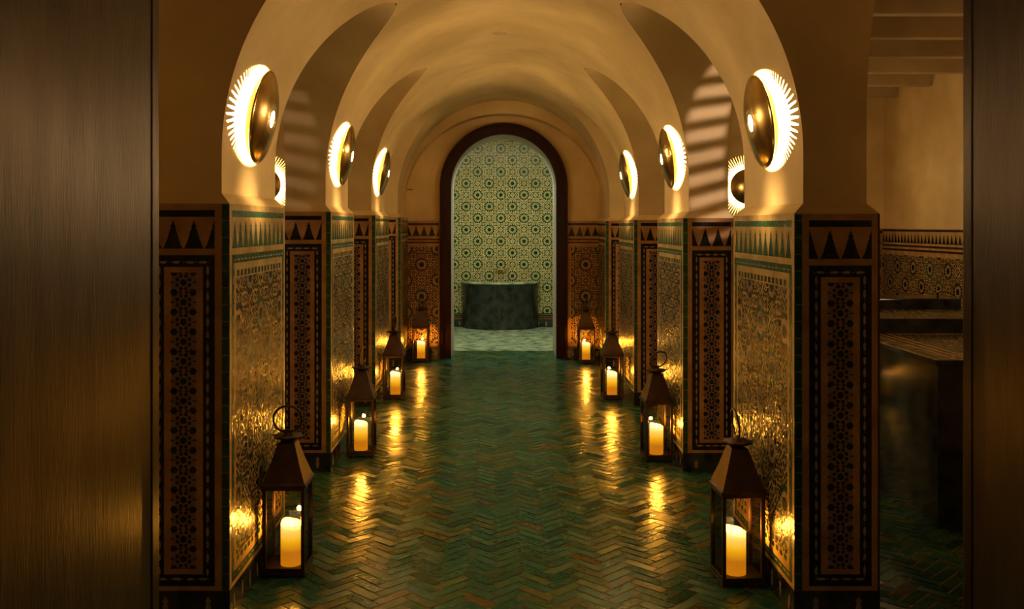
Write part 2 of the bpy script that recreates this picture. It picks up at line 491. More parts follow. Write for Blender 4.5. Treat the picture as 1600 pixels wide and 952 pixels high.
# ---- plastered vault with groined side bays
def hc_x(h):                                             # barrel half width at height h
    return R if h <= HS else math.sqrt(max(0, R*R-(h-HS)**2))
RISE = .96
def build_vault():
    mb = MB()
    NT = 96
    spans = [(3.67, 4.55), (5.875, 6.735), (7.985, 8.895), (10.065, YEND)]
    th = [PI*k/NT for k in range(NT+1)]
    def P(t, y): return (CX-R*math.cos(t), y, HS+R*math.sin(t))
    for (a, b) in spans:                                 # soffits over the piers
        n = 8
        mb.grid([[P(t, a+(b-a)*i/n) for i in range(n+1)] for t in th])
    HA = HS+RISE
    for k in range(3):
        ya, yb = spans[k][1], spans[k+1][0]; A = (yb-ya)/2; ym = (ya+yb)/2
        # barrel pieces reaching into the bay, bounded by the groins
        def ext(h):
            q = (h-HS)/RISE
            return A if q >= 1 else A*(1-math.sqrt(max(0, 1-q*q)))
        # denser rows so that the groin line is crisp
        T = [PI*i/240 for i in range(241)]
        for (y0, sg) in ((ya, 1), (yb, -1)):
            rows = []
            for t in T:
                h = HS+R*math.sin(t); e = ext(h)
                rows.append([(CX-R*math.cos(t), y0+sg*e*j/8, h) for j in range(9)])
            mb.grid(rows)
        # cross vaults out to the aisles
        for side, xo in ((-1, OUT_L), (1, OUT_R)):
            rows = []
            for i in range(97):
                f = PI*i/96; y = ym-A*math.cos(f); h = HS+RISE*math.sin(f)
                xi = CX+side*hc_x(h)
                rows.append([(xi+(xo-xi)*j/6, y, h) for j in range(7)])
            mb.grid(rows)
            # aisle-side face above the bay
            rows = [[(xo, ym-A*math.cos(PI*i/48), HS+RISE*math.sin(PI*i/48)), (xo, ym-A*math.cos(PI*i/48), 3.25)] for i in range(49)]
            mb.grid(rows, smooth=False)
    # pier stubs: plaster legs above the dados, with a sloping sill
    for (a, b), (sa, sb) in zip(PIERS, spans):
        for side, xi, xo, H, pi, po in ((-1, PL_XL, OUT_L, DH_L, XL, XL-PWD), (1, PL_XR, OUT_R, DH_R, XR, XR+PWD)):
            z0, z1 = H, H+.042
            def ring(x0, x1, y0, y1, z): return [(x0,y0,z),(x1,y0,z),(x1,y1,z),(x0,y1,z)]
            lo = ring(pi, po, a, b, z0); mid = ring(xi, xo, sa, sb, z1)
            mb.grid([lo, mid], smooth=False, closed=True)
            # inner and outer faces, near and far faces of the leg
            mb.add([(xi,sa,z1),(xi,sb,z1),(xi,sb,HS),(xi,sa,HS)], [(0,1,2,3)])
            mb.add([(xo,sa,z1),(xo,sb,z1),(xo,sb,3.25),(xo,sa,3.25)], [(0,1,2,3)])
            mb.add([(xi,sa,z1),(xo,sa,z1),(xo,sa,HS),(xi,sa,HS)], [(0,1,2,3)])
            mb.add([(xi,sb,z1),(xo,sb,z1),(xo,sb,HS),(xi,sb,HS)], [(0,1,2,3)])
    # front face above the first pair of piers, with the main arch cut out
    yf = 3.67
    top = 3.4
    rows = [[(CX-R*math.cos(PI*i/96), yf, HS+R*math.sin(PI*i/96)), (CX-R*math.cos(PI*i/96), yf, top)] for i in range(97)]
    mb.grid(rows, smooth=False)
    for side, xi, xo in ((-1, PL_XL, OUT_L), (1, PL_XR, OUT_R)):
        mb.add([(xi,yf,HS),(xo,yf,HS),(xo,yf,top),(xi,yf,top)], [(0,1,2,3)])
        def xc(h): return xo+side*1.45*(1-math.sqrt(max(0, 1-(max(0, h-1.95)/2.3)**2)))
        hs = [HS+(3.2-HS)*i/30 for i in range(31)]
        mb.grid([[(xo,yf,h),(xc(h),yf,h)] for h in hs], smooth=False)
        mb.grid([[(xc(h),yf,h),(xc(h),4.55,h)] for h in hs])
        mb.grid([[(xo,4.55,h),(xc(h),4.55,h)] for h in hs], smooth=False)
    mb.add([(WALL_L,yf,3.2),(OUT_L,yf,3.2),(OUT_L,yf,top),(WALL_L,yf,top)], [(0,1,2,3)])
    mb.add([(OUT_R,yf,3.2),(WALL_R,yf,3.2),(WALL_R,yf,top),(OUT_R,yf,top)], [(0,1,2,3)])
    # end rib, a little lower at the crown
    ra, rb = 1.135, 1.00
    ys = (10.62, YEND)
    E = [PI*i/72 for i in range(73)]
    mb.grid([[(CX-ra*math.cos(t), ys[0], HS+rb*math.sin(t)), (CX-ra*math.cos(t), ys[1], HS+rb*math.sin(t))] for t in E])
    mb.grid([[(CX-ra*math.cos(t), ys[0], HS+rb*math.sin(t)), (CX-R*1.01*math.cos(t), ys[0], HS+R*1.01*math.sin(t))] for t in E], smooth=False)
    # flat roofs behind everything
    mb.add([(WALL_L,YFRONT,top),(WALL_R,YFRONT,top),(WALL_R,yf,top),(WALL_L,yf,top)], [(0,1,2,3)])
    o = mb.build('ceiling', M['plaster'])
    tag(o, 'pale warm plaster vault carried on the tiled pillars', kind='structure')
    return o
build_vault()

# ---- aisle ceilings with cross beams
for side, x0, x1 in (('left', WALL_L, OUT_L), ('right', OUT_R, WALL_R)):
    mb = MB()
    mb.box(x0, x1, 3.60, YEND+.1, 3.25, 3.32)
    c = mb.build('ceiling_'+side, M['beam']); tag(c, 'flat '+side+' aisle ceiling with crossing beams', kind='structure')
    y = 10.50
    while y > 3.9:
        b = MB(); b.box(x0, x1, y-.05, y+.05, 3.0, 3.25); b.build('ceiling_beam', M['beam'], c, bevel=.008)
        y -= .82

# ---- side walls of the aisles: dado of mosaic, plaster above
def side_wall(name, x, n, U, label, y0=YFRONT, y1=YEND):
    Hd = 1.51
    mb = MB()
    t = -n*.12
    mb.box(min(x,x+t), max(x,x+t), y0, y1, 0, 3.3)
    w = mb.build(name, M['plaster']); tag(w, label, kind='structure')
    L = y1-3.7
    mo = Mosaic(); mo.rect(0, L, 0, Hd, 'gold', 0)
    mo.rect(0, L, Hd-.03, Hd-.008, 'black', .0008)
    k = int(L/.081)
    for i in range(k): tree(mo, L/k*(i+.5), Hd-.155, L/k, .10, 'black')
    for v in (Hd-.20, Hd-.245): mo.rect(0, L, v, v+.022, 'plum', .0008)
    rosettes(mo, 0, L, .14, Hd-.29, .39, .1, Hd-.42)
    plinth(mo, L)
    mo.build('mosaic_dado', (x+n*.0135, y1 if U < 0 else 3.7, 0), (0, U, 0), (0,0,1), (n,0,0), w)
    mb = MB(); mb.box(min(x,x+n*.012), max(x,x+n*.012), 3.7, y1, 0, Hd); mb.build('dado_backing', M['tan'], w)
    return w
side_wall('wall_right', WALL_R, -1, 1, 'right aisle wall, plaster over a rosette mosaic dado')
side_wall('wall_left', WALL_L, 1, 1, 'left aisle wall, plaster over a rosette mosaic dado')

# ---- far wall with the arched doorway
DC = CX+.005; DI = .615; DO = .737; DSP = 1.995            # doorway centre, inner / outer radius, springing
def build_far_wall():
    mb = MB()
    y0, y1 = YEND, YEND+.7
    def arc(r, n=64): return [(DC-r*math.cos(PI*i/n), DSP+r*math.sin(PI*i/n)) for i in range(n+1)]
    A = arc(DI)
    for y in (y0, y1):
        mb.grid([[(x, y, z), (x, y, 3.3)] for x, z in A], smooth=False)
        mb.box(WALL_L, DC-DI, y-.0005, y+.0005, 0, 3.3); mb.box(DC+DI, WALL_R, y-.0005, y+.0005, 0, 3.3)
    w = mb.build('wall_far', M['plaster']); tag(w, 'end wall of warm plaster around the arched doorway', kind='structure')
    mb = MB()
    S = [(DC-DI, 0)]+A+[(DC+DI, 0)]
    mb.grid([[(x, y0+.02, z), (x, y1, z)] for x, z in S])
    mb.build('doorway_reveal', M['grey_plaster'], w)
    H = 1.60
    # narrow rosette dado either side of the doorway
    for sg, xa, xb in ((-1, -1.385, DC-DO), (1, DC+DO, 1.495)):
        b = MB(); b.box(xa, xb, YEND-.03, YEND, 0, H+.0); b.build('dado_backing', M['tan'], w)
        ww = xb-xa
        mo = Mosaic(); mo.rect(0, ww, 0, H, 'tan', 0)
        top_frieze(mo, .01, ww-.02, H, pitch=.092)
        for v in (H-.225, H-.26): mo.rect(0, ww, v, v+.016, 'plum', .0008); 
        f0, f1 = .05, ww-.03
        uo = .22 if sg > 0 else ww-.22
        rosettes(mo, f0, f1, .17, H-.30, .37, uo, H-.30-.21, petal='black', alt='plum')
        mo.rect(0, ww, .122, .134, 'plum', .0008)
        plinth(mo, ww)
        mo.build('mosaic_dado', (xa, YEND-.0315, 0), (1,0,0), (0,0,1), (0,-1,0), w)
    # aisle ends: mosaic dados too
    for xa, xb in ((WALL_L, -1.385), (1.495, WALL_R)):
        ww = xb-xa
        mo = Mosaic(); mo.rect(0, ww, 0, 1.51, 'tan', 0)
        top_frieze(mo, .01, ww-.01, 1.51, pitch=.09)
        rosettes(mo, .03, ww-.03, .15, 1.51-.25, .39, .2, 1.0)
        plinth(mo, ww)
        mo.build('mosaic_dado', (xa, YEND-.006, 0), (1,0,0), (0,0,1), (0,-1,0), w)
    return w, A
WF, _ = build_far_wall()

# dark red door frame: arch ring with legs and a stepped moulding
def build_frame():
    root = empty('door_1', (DC, YEND-.03, 0)); tag(root, 'dark red arched door frame at the end of the hall', kind='structure')
    def ring(ri, ro, ya, yb, name):
        mb = MB(); n = 72; rows = []
        pts = [(-1, 0.0)]+[(None, PI*i/n) for i in range(n+1)]+[(1, 0.0)]
        def pos(p, r):
            if p[0] is not None: return (p[0]*r, 0.0)
            return (-r*math.cos(p[1]), DSP+r*math.sin(p[1]))
        for p in pts:
            a, b = pos(p, ri), pos(p, ro)
            rows.append([(a[0], yb, a[1]), (a[0], ya, a[1]), (b[0], ya, b[1]), (b[0], yb, b[1])])
        mb.grid(rows, smooth=False, closed=True)
        return mb.build(name, M['redwood'], root)
    ring(DI, DO, -.03, .05, 'frame')
    ring(DO-.028, DO+.006, -.05, -.03, 'moulding')
    ring(DI-.004, DI+.030, -.045, -.03, 'moulding')
build_frame()

# ---- alcove beyond the doorway
def build_alcove():
    x0, x1, ya, yb, H = -1.25, 1.38, YEND+.7, 14.1, 2.95
    mb = MB(); mb.box(x0-.1, x1+.1, yb, yb+.1, 0, H)
    w = mb.build('wall_back', M['tan']); tag(w, 'alcove wall covered in cream and bottle green rosette mosaic', kind='structure')
    mo = Mosaic(); W = x1-x0; mo.rect(0, W, 0, H, 'dkgreen', 0)
    rosettes(mo, 0, W, .215, H, .352, 1.285-.0, (.72+.352*.02)-.126, dark='dkgreen', ring='mint', petal='dkgreen', dots='cream', alt='dkgreen', fs=1.1, disc='cream')
    for v, m in ((.120,'rust'),(.150,'rust'),(.185,'rust')): mo.rect(0, W, v, v+.014, m, .0012)
    plinth(mo, W)
    mo.build('mosaic_facing', (x0, yb-.002, 0), (1,0,0), (0,0,1), (0,-1,0), w)
    for nm, x, n in (('wall_alcove_left', x0, 1), ('wall_alcove_right', x1, -1)):
        mb = MB(); mb.box(min(x, x-n*.1), max(x, x-n*.1), ya, yb, 0, H)
        s = mb.build(nm, M['grey_plaster']); tag(s, 'side wall of the tiled alcove', kind='structure')
    mb = MB(); mb.box(x0-.1, x1+.1, ya, yb+.1, H, H+.1)
    s = mb.build('ceiling_alcove', M['grey_plaster']); tag(s, 'flat ceiling of the tiled alcove', kind='structure')
    mb = MB(); mb.box(x0, x1, ya-.12, yb, -.02, .003)
    s = mb.build('floor_alcove', M['green_marble']); tag(s, 'pale green marble floor of the alcove', kind='structure')
    light('alcove_light', 'AREA', (DC, 11.95, H-.03), ALCOVE_W, ALCOVE_COL, shape='RECTANGLE', size=1.7, size_y=.4)
build_alcove()

# ---- wall between the ante room and the hall, with its wide opening
DL, DR = -1.095, 1.497
mb = MB()
mb.box(WALL_L-.12, DL-.03, YFRONT-.1, YFRONT+.05, 0, 3.4)
mb.box(DR+.03, WALL_R+.12, YFRONT-.1, YFRONT+.05, 0, 3.4)
mb.box(DL-.03, DR+.03, YFRONT-.1, YFRONT+.05, 2.75, 3.4)
w = mb.build('wall_front', M['plaster']); tag(w, 'plaster wall holding the wide double doorway', kind='structure')

def door_leaf(name, x_far, side, label):
    """open leaf, from its far edge at the wall back towards the camera"""
    root = empty(name, (x_far, YFRONT-.02, 0)); tag(root, label, kind='structure')
    L = 1.45
    ang = math.atan(.0757)*side
    root.rotation_euler = (0, 0, -ang if side > 0 else -ang)
    s = side
    mb = MB(); mb.box(min(0, s*.055), max(0, s*.055), -L, 0, .012, 2.72)
    mb.build('door_panel', M['door'], root, bevel=.004)
    mb = MB(); mb.box(min(-s*.004, s*.06), max(-s*.004, s*.06), -.045, .004, .01, 2.725)
    mb.build('edge_strip', M['door'], root, bevel=.003)
    return root
# rotate so that the near edge swings outwards on both sides
l = door_leaf('door_2', DL, -1, 'open brushed bronze door leaf at the left edge')
l.rotation_euler = (0, 0, -math.atan(.0757))
r = door_leaf('door_3', DR, 1, 'open brushed bronze door leaf at the right edge')
r.rotation_euler = (0, 0, math.atan(.05))

# ================================================================ THINGS
# ---- tiled pillars
ORD = ['nearest', 'second', 'third', 'farthest']
def pillar(side, k, y0, y1):
    H = DH_L if side < 0 else DH_R
    xi = XL if side < 0 else XR
    xo = xi+side*PWD
    sn = 'left' if side < 0 else 'right'
    lab = ['%s tiled pillar nearest the doors, broad dark fir frieze and glittering inner face',
           '%s tiled pillar, second from the doors, beside the second pair of lanterns',
           '%s tiled pillar, third from the doors, beside the third pair of lanterns',
           '%s short tiled pillar joined to the end wall beside the red arch'][k] % (sn+'-hand')
    root = empty('tiled_pillar', (xi+side*PWD/2, (y0+y1)/2, 0)); tag(root, lab, 'pillar', 'tiled pillars carrying the vault')
    cx, cyy = root.location.x, root.location.y
    hw, hl = PWD/2, (y1-y0)/2
    mb = MB(); mb.box(-hw, hw, -hl, hl, 0, H); mb.build('core', M['tan'], root)
    e = .0004
    n = -side                                            # inner face normal
    # inner face (towards the hall) and outer face (towards the aisle)
    face_rosette(y1-y0, H).build('rosette_panel', (n*(hw+e), -hl, 0), (0,1,0), (0,0,1), (n,0,0), root)
    face_rosette(y1-y0, H, ground='tan').build('rosette_panel', (-n*(hw+e), -hl, 0), (0,1,0), (0,0,1), (-n,0,0), root)
    face_chain(PWD, H).build('chain_panel', (n*hw, -hl-e, 0), (-n,0,0), (0,0,1), (0,-1,0), root)
    if k < 3:
        face_chain(PWD, H).build('chain_panel', (n*hw, hl+e, 0), (-n,0,0), (0,0,1), (0,1,0), root)
    return root
for k, (a, b) in enumerate(PIERS):
    for side in (-1, 1): pillar(side, k, a, b)

# ---- lanterns and candles
def ring_pts(R0, cz, tilt, yaw, n=40, gap=0.0, sz=1.0):
    pts = []
    for i in range(n):
        a = gap+(2*PI-2*gap)*i/(n if gap == 0 else n-1)-PI/2
        x, z = R0*math.cos(a), R0*sz*math.sin(a)
        v = Matrix.Rotation(yaw, 3, 'Z') @ (Matrix.Rotation(tilt, 3, 'X') @ Vector((x, 0, z+R0*sz)))
        pts.append((v.x, v.y, v.z+cz))
    return pts

def lantern(loc, rz, label, hyaw=0.0, htilt=0.0, s=1.0):
    root = empty('lantern', loc, rz); root.scale = (s, s, s)
    tag(root, label, 'lantern', 'bronze candle lanterns along the hall')
    w = .093; pz0, pz1 = .028, .395
    mb = MB(); mb.box(-w, w, -w, w, .005, .022); mb.box(-w+.005, w-.005, -w+.005, w-.005, .022, .030)
    for sx in (-1, 1):
        for sy in (-1, 1): mb.box(sx*(w-.012)-.009, sx*(w-.012)+.009, sy*(w-.012)-.009, sy*(w-.012)+.009, 0, .007)
    mb.build('base', M['bronze'], root, bevel=.002)
    q = .008
    for sx in (-1, 1):
        for sy in (-1, 1):
            mb = MB(); cx, cyy = sx*(w-q), sy*(w-q)
            mb.box(cx-q, cx+q, cyy-q, cyy+q, pz0-.01, pz1); mb.build('corner_post', M['bronze'], root, bevel=.0015)
    r0, r1 = w-.013, w-.001
    for z0, z1 in ((pz0, pz0+.012), (pz1-.014, pz1)):
        for bx in ((-r0, r0, -r1, -r0), (-r0, r0, r0, r1), (-r1, -r0, -r0, r0), (r0, r1, -r0, r0)):
            mb = MB(); mb.box(*bx, z0, z1); mb.build('rail', M['bronze'], root, bevel=.001)
    g = w-.010
    for ax in range(4):
        mb = MB()
        if ax == 0: mb.box(-g+.004, g-.004, -g-.001, -g+.001, pz0+.012, pz1-.012)
        if ax == 1: mb.box(-g+.004, g-.004, g-.001, g+.001, pz0+.012, pz1-.012)
        if ax == 2: mb.box(-g-.001, -g+.001, -g+.004, g-.004, pz0+.012, pz1-.012)
        if ax == 3: mb.box(g-.001, g+.001, -g+.004, g-.004, pz0+.012, pz1-.012)
        mb.build('glass_pane', M['glass'], root)
    # roof: hollow four-sided pyramid with an eave lip
    mb = MB(); prof = [(w-.012, pz1-.002), (w+.004, pz1-.002), (w+.006, pz1+.010), (w-.002, pz1+.020), (w*.68, pz1+.098), (w*.41, pz1+.180), (w*.36, pz1+.186)]
    def sq(h, z): return [(-h,-h,z),(h,-h,z),(h,h,z),(-h,h,z)]
    mb.grid([sq(h, z) for h, z in prof], smooth=False, closed=True)
    b = len(mb.v); mb.add(sq(prof[-1][0], prof[-1][1]), [(0,1,2,3)])
    inner = [(w-.012, pz1-.002), (w*.63, pz1+.090), (w*.36, pz1+.165)]
    mb.grid([sq(h, z)[::-1] for h, z in inner], smooth=False, closed=True)
    mb.add(sq(w*.36, pz1+.165), [(3,2,1,0)])
    mb.build('roof', M['bronze'], root)
    # chimney collar: fluted dish
    z = pz1+.183
    mb = MB(); n = 48
    rows = []
    for (rr, zz, fl) in ((.030,z-.004,0),(.026,z+.006,0),(.040,z+.012,.0),(.058,z+.020,.08),(.066,z+.028,.12),(.060,z+.030,.12),(.032,z+.026,.05),(.020,z+.034,0),(.012,z+.040,0),(.004,z+.043,0)):
        rows.append([(rr*(1+fl*math.cos(8*2*PI*k/n))*math.cos(2*PI*k/n), rr*(1+fl*math.cos(8*2*PI*k/n))*math.sin(2*PI*k/n), zz) for k in range(n)])
    mb.grid(rows, closed=True)
    mb.build('collar', M['bronze'], root)
    mb = MB()
    for sg in (-1, 1):
        a = hyaw
        mb.tube([(sg*.012*math.cos(a), sg*.012*math.sin(a), z+.030), (sg*.014*math.cos(a), sg*.014*math.sin(a), z+.052)], .004)
    mb.tube([(-.02*math.cos(hyaw), -.02*math.sin(hyaw), z+.050), (.02*math.cos(hyaw), .02*math.sin(hyaw), z+.050)], .0045)
    mb.build('hinge', M['bronze'], root)
    mb = MB(); mb.tube(ring_pts(.063, z+.043, htilt, hyaw), .0052, 8, closed=True)
    mb.build('ring_handle', M['bronze'], root)
    return root

def candle(loc, rz, label, h=.22, s=1.0, slope=.032):
    root = empty('candle', loc, rz); root.scale = (s, s, s)
    tag(root, label, 'candle', 'lit pillar candles in the lanterns')
    r = .047; n = 40
    rows = []
    for z in (0, .04, .08, .12, .15, .18, .2): rows.append([(r*math.cos(2*PI*k/n), r*math.sin(2*PI*k/n), z*h/.22) for k in range(n)])
    def zt(a): return h-slope*.5+slope*.5*math.cos(a-2.2)+.003*math.sin(3*a)
    rows.append([(r*math.cos(2*PI*k/n), r*math.sin(2*PI*k/n), zt(2*PI*k/n)-.004) for k in range(n)])
    rows.append([(.955*r*math.cos(2*PI*k/n), .955*r*math.sin(2*PI*k/n), zt(2*PI*k/n)) for k in range(n)])
    for f, dz in ((.86, -.004), (.6, -.020), (.3, -.030), (.02, -.032)):
        rows.append([(f*r*math.cos(2*PI*k/n), f*r*math.sin(2*PI*k/n), (zt(2*PI*k/n)*f+(h-slope*.5)*(1-f))+dz) for k in range(n)])
    mb = MB(); mb.grid(rows, closed=True); mb.add([(r*math.cos(2*PI*k/n), r*math.sin(2*PI*k/n), 0) for k in range(n)], [tuple(range(n))[::-1]])
    mb.build('wax_body', M['wax'], root)
    zc = h-slope*.5-.032
    mb = MB(); mb.tube([(0,0,zc-.002),(0,0,zc+.008),(.001,0,zc+.014)], .0012, 6); mb.build('wick', M['wick'], root)
    mb = MB(); mb.lathe([(.0006,zc+.008),(.0035,zc+.012),(.0045,zc+.018),(.004,zc+.024),(.0018,zc+.030),(.0004,zc+.036)], 12); mb.build('flame', M['flame'], root)
    light('candle_light', 'POINT', (0, 0, zc+.05), CANDLE_W, CANDLE_COL, root, shadow_soft_size=.012)
    return root

LAN = [ # x, y, yaw, handle yaw, handle tilt, candle h, dx, dy
    (-.945, 4.165, .00, .15, .25, .196, .015, 0.0),
    (-.927, 6.285, .02, 1.35, .10, .200, -.005, 0.0),
    (-.938, 8.345, .00, 1.45, .05, .205, .01, 0.0),
    (-.885, 10.60, -.02, 1.2, .05, .20, .0, 0.0),
    (1.043, 4.055, .06, 1.50, -.12, .200, -.01, 0.0),
    (1.050, 6.175, .07, .30, .45, .205, .0, 0.0),
    (1.018, 8.330, .03, 1.40, .1, .215, .0, 0.0),
    (.991, 10.50, .02, 1.35, .05, .20, .0, 0.0)]
PLACE = ['standing against the nearest %s pillar', 'standing against the second %s pillar', 'standing against the third %s pillar', 'at the end wall %s of the red arch']
LOOK = ['large bronze and glass lantern with raised ring handle', 'bronze candle lantern', 'bronze candle lantern', 'small-looking bronze candle lantern',
        'large bronze and glass lantern, its handle seen edge-on', 'bronze candle lantern with its ring handle leaning', 'bronze candle lantern', 'small-looking bronze candle lantern']
for i, (x, y, rz, hy, ht, ch, dx, dy) in enumerate(LAN):
    sn = 'left' if i < 4 else 'right'
    place = PLACE[i % 4] % sn
    s = [1.0, .97, .98, .98][i % 4]
    lantern((x, y, 0.001), rz, LOOK[i]+' '+place, hy, ht, s)
    candle((x+dx, y+dy, .0315*s), rz, 'lit pillar candle in the lantern '+place, ch, s)

# ---- brass dish wall lamps
def wall_lamp(loc, normal, label, group, power=LAMP_W, name='wall_lamp'):
    root = empty(name, loc)
    nz = Vector(normal).normalized()
    up = Vector((0, 0, 1)); xx = up.cross(nz).normalized(); yy = nz.cross(xx)
    root.rotation_euler = Matrix((xx, yy, nz)).transposed().to_euler()
    tag(root, label, 'wall lamp', group)
    mb = MB(); mb.lathe([(.002,.0005),(.050,.0005),(.050,.006),(.046,.008),(.002,.008)], 40); mb.build('wall_plate', M['brass'], root)
    mb = MB(); mb.lathe([(.012,.006),(.012,.040),(.018,.044),(.018,.048),(.002,.048)], 24); mb.build('lamp_holder', M['brass'], root)
    # back shade: gold cone closing towards the wall, its edge cut into fine teeth that comb the light into rays
    mb = MB(); nt_ = 72; n = nt_*5
    def edge(k, notch, full):
        return notch if (k % 5) in (0, 1) else full
    rows = []
    for f in (0, .35, .7, 1):
        row = []
        for k in range(n):
            er, ez = edge(k, (.176, .0285), (.166, .0195))
            rr, zz = .204+(er-.204)*f, .050+(ez-.050)*f
            a = 2*PI*k/n; row.append((rr*math.cos(a), rr*math.sin(a), zz))
        rows.append(row)
    mb.grid(rows, closed=True, smooth=False)
    mb.build('back_shade', M['brass'], root)
    # front dish
    prof = [(.203,.050),(.2055,.051),(.205,.054),(.190,.061),(.160,.072),(.120,.083),(.080,.090),(.045,.0935),(.038,.0925),(.036,.091),(.0358,.086)]
    mb = MB(); mb.lathe(prof, 72); mb.build('dish', M['brass'], root)
    mb = MB(); mb.lathe([(.0355,.086),(.034,.0870),(.026,.0878),(.014,.0883),(.002,.0885)], 32); mb.build('lens', M['lens'], root)
    light('lamp_bulb', 'POINT', (0, 0, .0555), power, LAMP_COL, root, shadow_soft_size=.0015)
    return root

HL = 2.03
TH = math.asin((HL-HS)/R)
lamp_lab = ['brass dish wall lamp above the nearest %s pillar, spiky halo', 'brass dish wall lamp above the second %s pillar', 'brass dish wall lamp above the third %s pillar, seen almost edge-on']
for k, y in enumerate((4.06, 6.28, 8.36)):
    for side in (-1, 1):
        h = HL-(.0 if side < 0 else .02)
        th_ = math.asin((h-HS)/R)
        x = CX+side*R*math.cos(th_)
        wall_lamp((x, y, h), (-side*math.cos(th_), 0, -math.sin(th_)), lamp_lab[k] % ('left' if side < 0 else 'right'), 'brass dish lamps on the vault piers')
wall_lamp((-2.74, YEND-.001, 2.02), (0,-1,0), 'brass dish wall lamp half hidden on the left aisle end wall', 'brass dish lamps on the aisle end walls', LAMP_W*.5)
wall_lamp((2.90, YEND-.001, 2.00), (0,-1,0), 'brass dish wall lamp half hidden on the right aisle end wall', 'brass dish lamps on the aisle end walls', LAMP_W*.5)

# ---- basin in the alcove: half-round black marble, with a tap
root = empty('basin', (DC-.035, 14.09, 0)); tag(root, 'half-round black marble basin against the green mosaic wall', 'basin')
mb = MB(); n = 48
def half(r, z, ry=None): ry = ry or r; return [(-r*math.cos(PI*i/n), -ry*math.sin(PI*i/n)-.002, z) for i in range(n+1)]
mb.grid([half(.578,0,.44), half(.578,.655,.44), half(.584,.66,.446), half(.584,.698,.446), half(.50,.70,.37), half(.49,.694,.36), half(.47,.40,.34), half(.30,.33,.20), half(.02,.32,.02)])
mb.build('bowl', M['marble'], root)
mb = MB(); mb.grid([half(.582,.672,.445), half(.592,.676,.455), half(.592,.698,.455), half(.584,.704,.447), half(.49,.704,.36), half(.49,.690,.36)]); mb.build('rim', M['green_marble'], root)
root2 = empty('basin_tap', (DC-.03, 14.095, .86)); tag(root2, 'small brass tap on the mosaic wall above the marble basin', 'tap')
mb = MB(); mb.lathe([(.002,0),(.035,0),(.033,.008),(.014,.012),(.012,.05)], 24)
o = mb.build('escutcheon', M['brass'], root2); o.rotation_euler = (PI/2, 0, 0)
mb = MB(); mb.tube([(0,-.01,0),(0,-.09,.012),(0,-.13,.005),(0,-.15,-.03)], .010, 10); mb.build('spout', M['brass'], root2)
mb = MB(); mb.tube([(-.09,-.05,.01),(-.04,-.055,.022),(0,-.055,.026),(.04,-.055,.022),(.09,-.05,.01)], .008, 8); mb.build('handle', M['brass'], root2)

# ---- marble-sided massage slab in the right aisle, tiled on top
root = empty('tiled_slab', (3.3, 5.28, 0)); tag(root, 'black marble bench block with mosaic top behind the nearest right pillar', 'bench')
x0, x1, y0, y1, zt = 2.22-3.3, 4.3-3.3, 4.71-5.28, 5.87-5.28, .868
mb = MB(); mb.box(x0+.02, x1, y0+.02, y1, 0, zt-.03); mb.build('body', M['marble'], root)
mb = MB(); mb.box(x0, x1, y0, y1, zt-.03, zt-.004); mb.build('top_edge', M['marble'], root, bevel=.003)
w_, d_ = x1-x0, y1-y0
mo = Mosaic(); mo.rect(0, w_, 0, d_, 'gold', 0)
for i in range(int(d_/.06)):
    v = .03+i*.06; mo.poly([(.02,v-.022),(.12,v-.008),(.12,v+.008),(.02,v+.022)], 'black')
for i in range(int(w_/.06)):
    u = .15+i*.06; mo.poly([(u-.022,.02),(u+.022,.02),(u+.008,.10),(u-.008,.10)], 'black')
mo.rect(.14, .16, .14, d_, 'plum', .0012); mo.rect(.19, .21, .19, d_, 'plum', .0012)
mo.rect(.14, w_, .12, .14, 'plum', .0012); mo.rect(.19, w_, .17, .19, 'plum', .0012)
rosettes(mo, .24, w_-.05, .24, d_-.05, .35, .5, .6)
mo.build('mosaic_top', (x0, y0, zt-.0035), (1,0,0), (0,1,0), (0,0,1), root)

# stepped counter behind the slab: black faces, mosaic on the lower tread
root = empty('stepped_counter', (3.2, 6.3, 0)); tag(root, 'stepped black marble counter with mosaic tread in the right aisle', 'counter')
mb = MB(); mb.box(-.95, 1.15, -.425, .27, 0, .955); mb.build('lower_step', M['marble'], root, bevel=.004)
mo = Mosaic(); mo.rect(0, 2.08, 0, .66, 'gold', 0); rosettes(mo, 0, 2.08, 0, .66, .35, .2, .3)
mo.build('mosaic_tread', (-.94, -.40, .956), (1,0,0), (0,1,0), (0,0,1), root)
mb = MB(); mb.box(-.95, .08, .271, .62, 0, 1.03); mb.build('upper_step', M['marble'], root, bevel=.01)
root = empty('tap', (3.18, 6.72, 1.03)); tag(root, 'small metal tap on the stepped black counter in the right aisle', 'tap')
mb = MB(); mb.tube([(0,0,0),(0,0,.03),(.01,-.02,.045),(.05,-.05,.045),(.07,-.06,.03)], .008, 10); mb.build('spout', M['brass'], root)

# ---- recessed downlight in the crown of the vault
root = empty('ceiling_downlight', (CX-.04, 6.87, HS+R-.004)); tag(root, 'small unlit round downlight in the crown of the vault', 'ceiling light')
mb = MB(); mb.lathe([(.058,.002),(.060,-.006),(.072,-.008),(.078,-.004),(.078,.004)], 40); mb.build('trim_ring', M['plaster'], root)
mb = MB(); mb.lathe([(.058,.000),(.056,-.001),(.002,-.001)], 32); mb.build('lens', M['offwhite'], root)

# ---- small brass peg on the end wall
root = empty('wall_peg', (-1.055, YEND-.001, 1.965)); tag(root, 'tiny brass peg on the end wall left of the arch', 'peg')
mb = MB(); mb.tube([(0,0,0),(0,-.05,0),(.03,-.07,.0),(.055,-.07,0)], .007, 8); mb.build('pin', M['brass'], root)

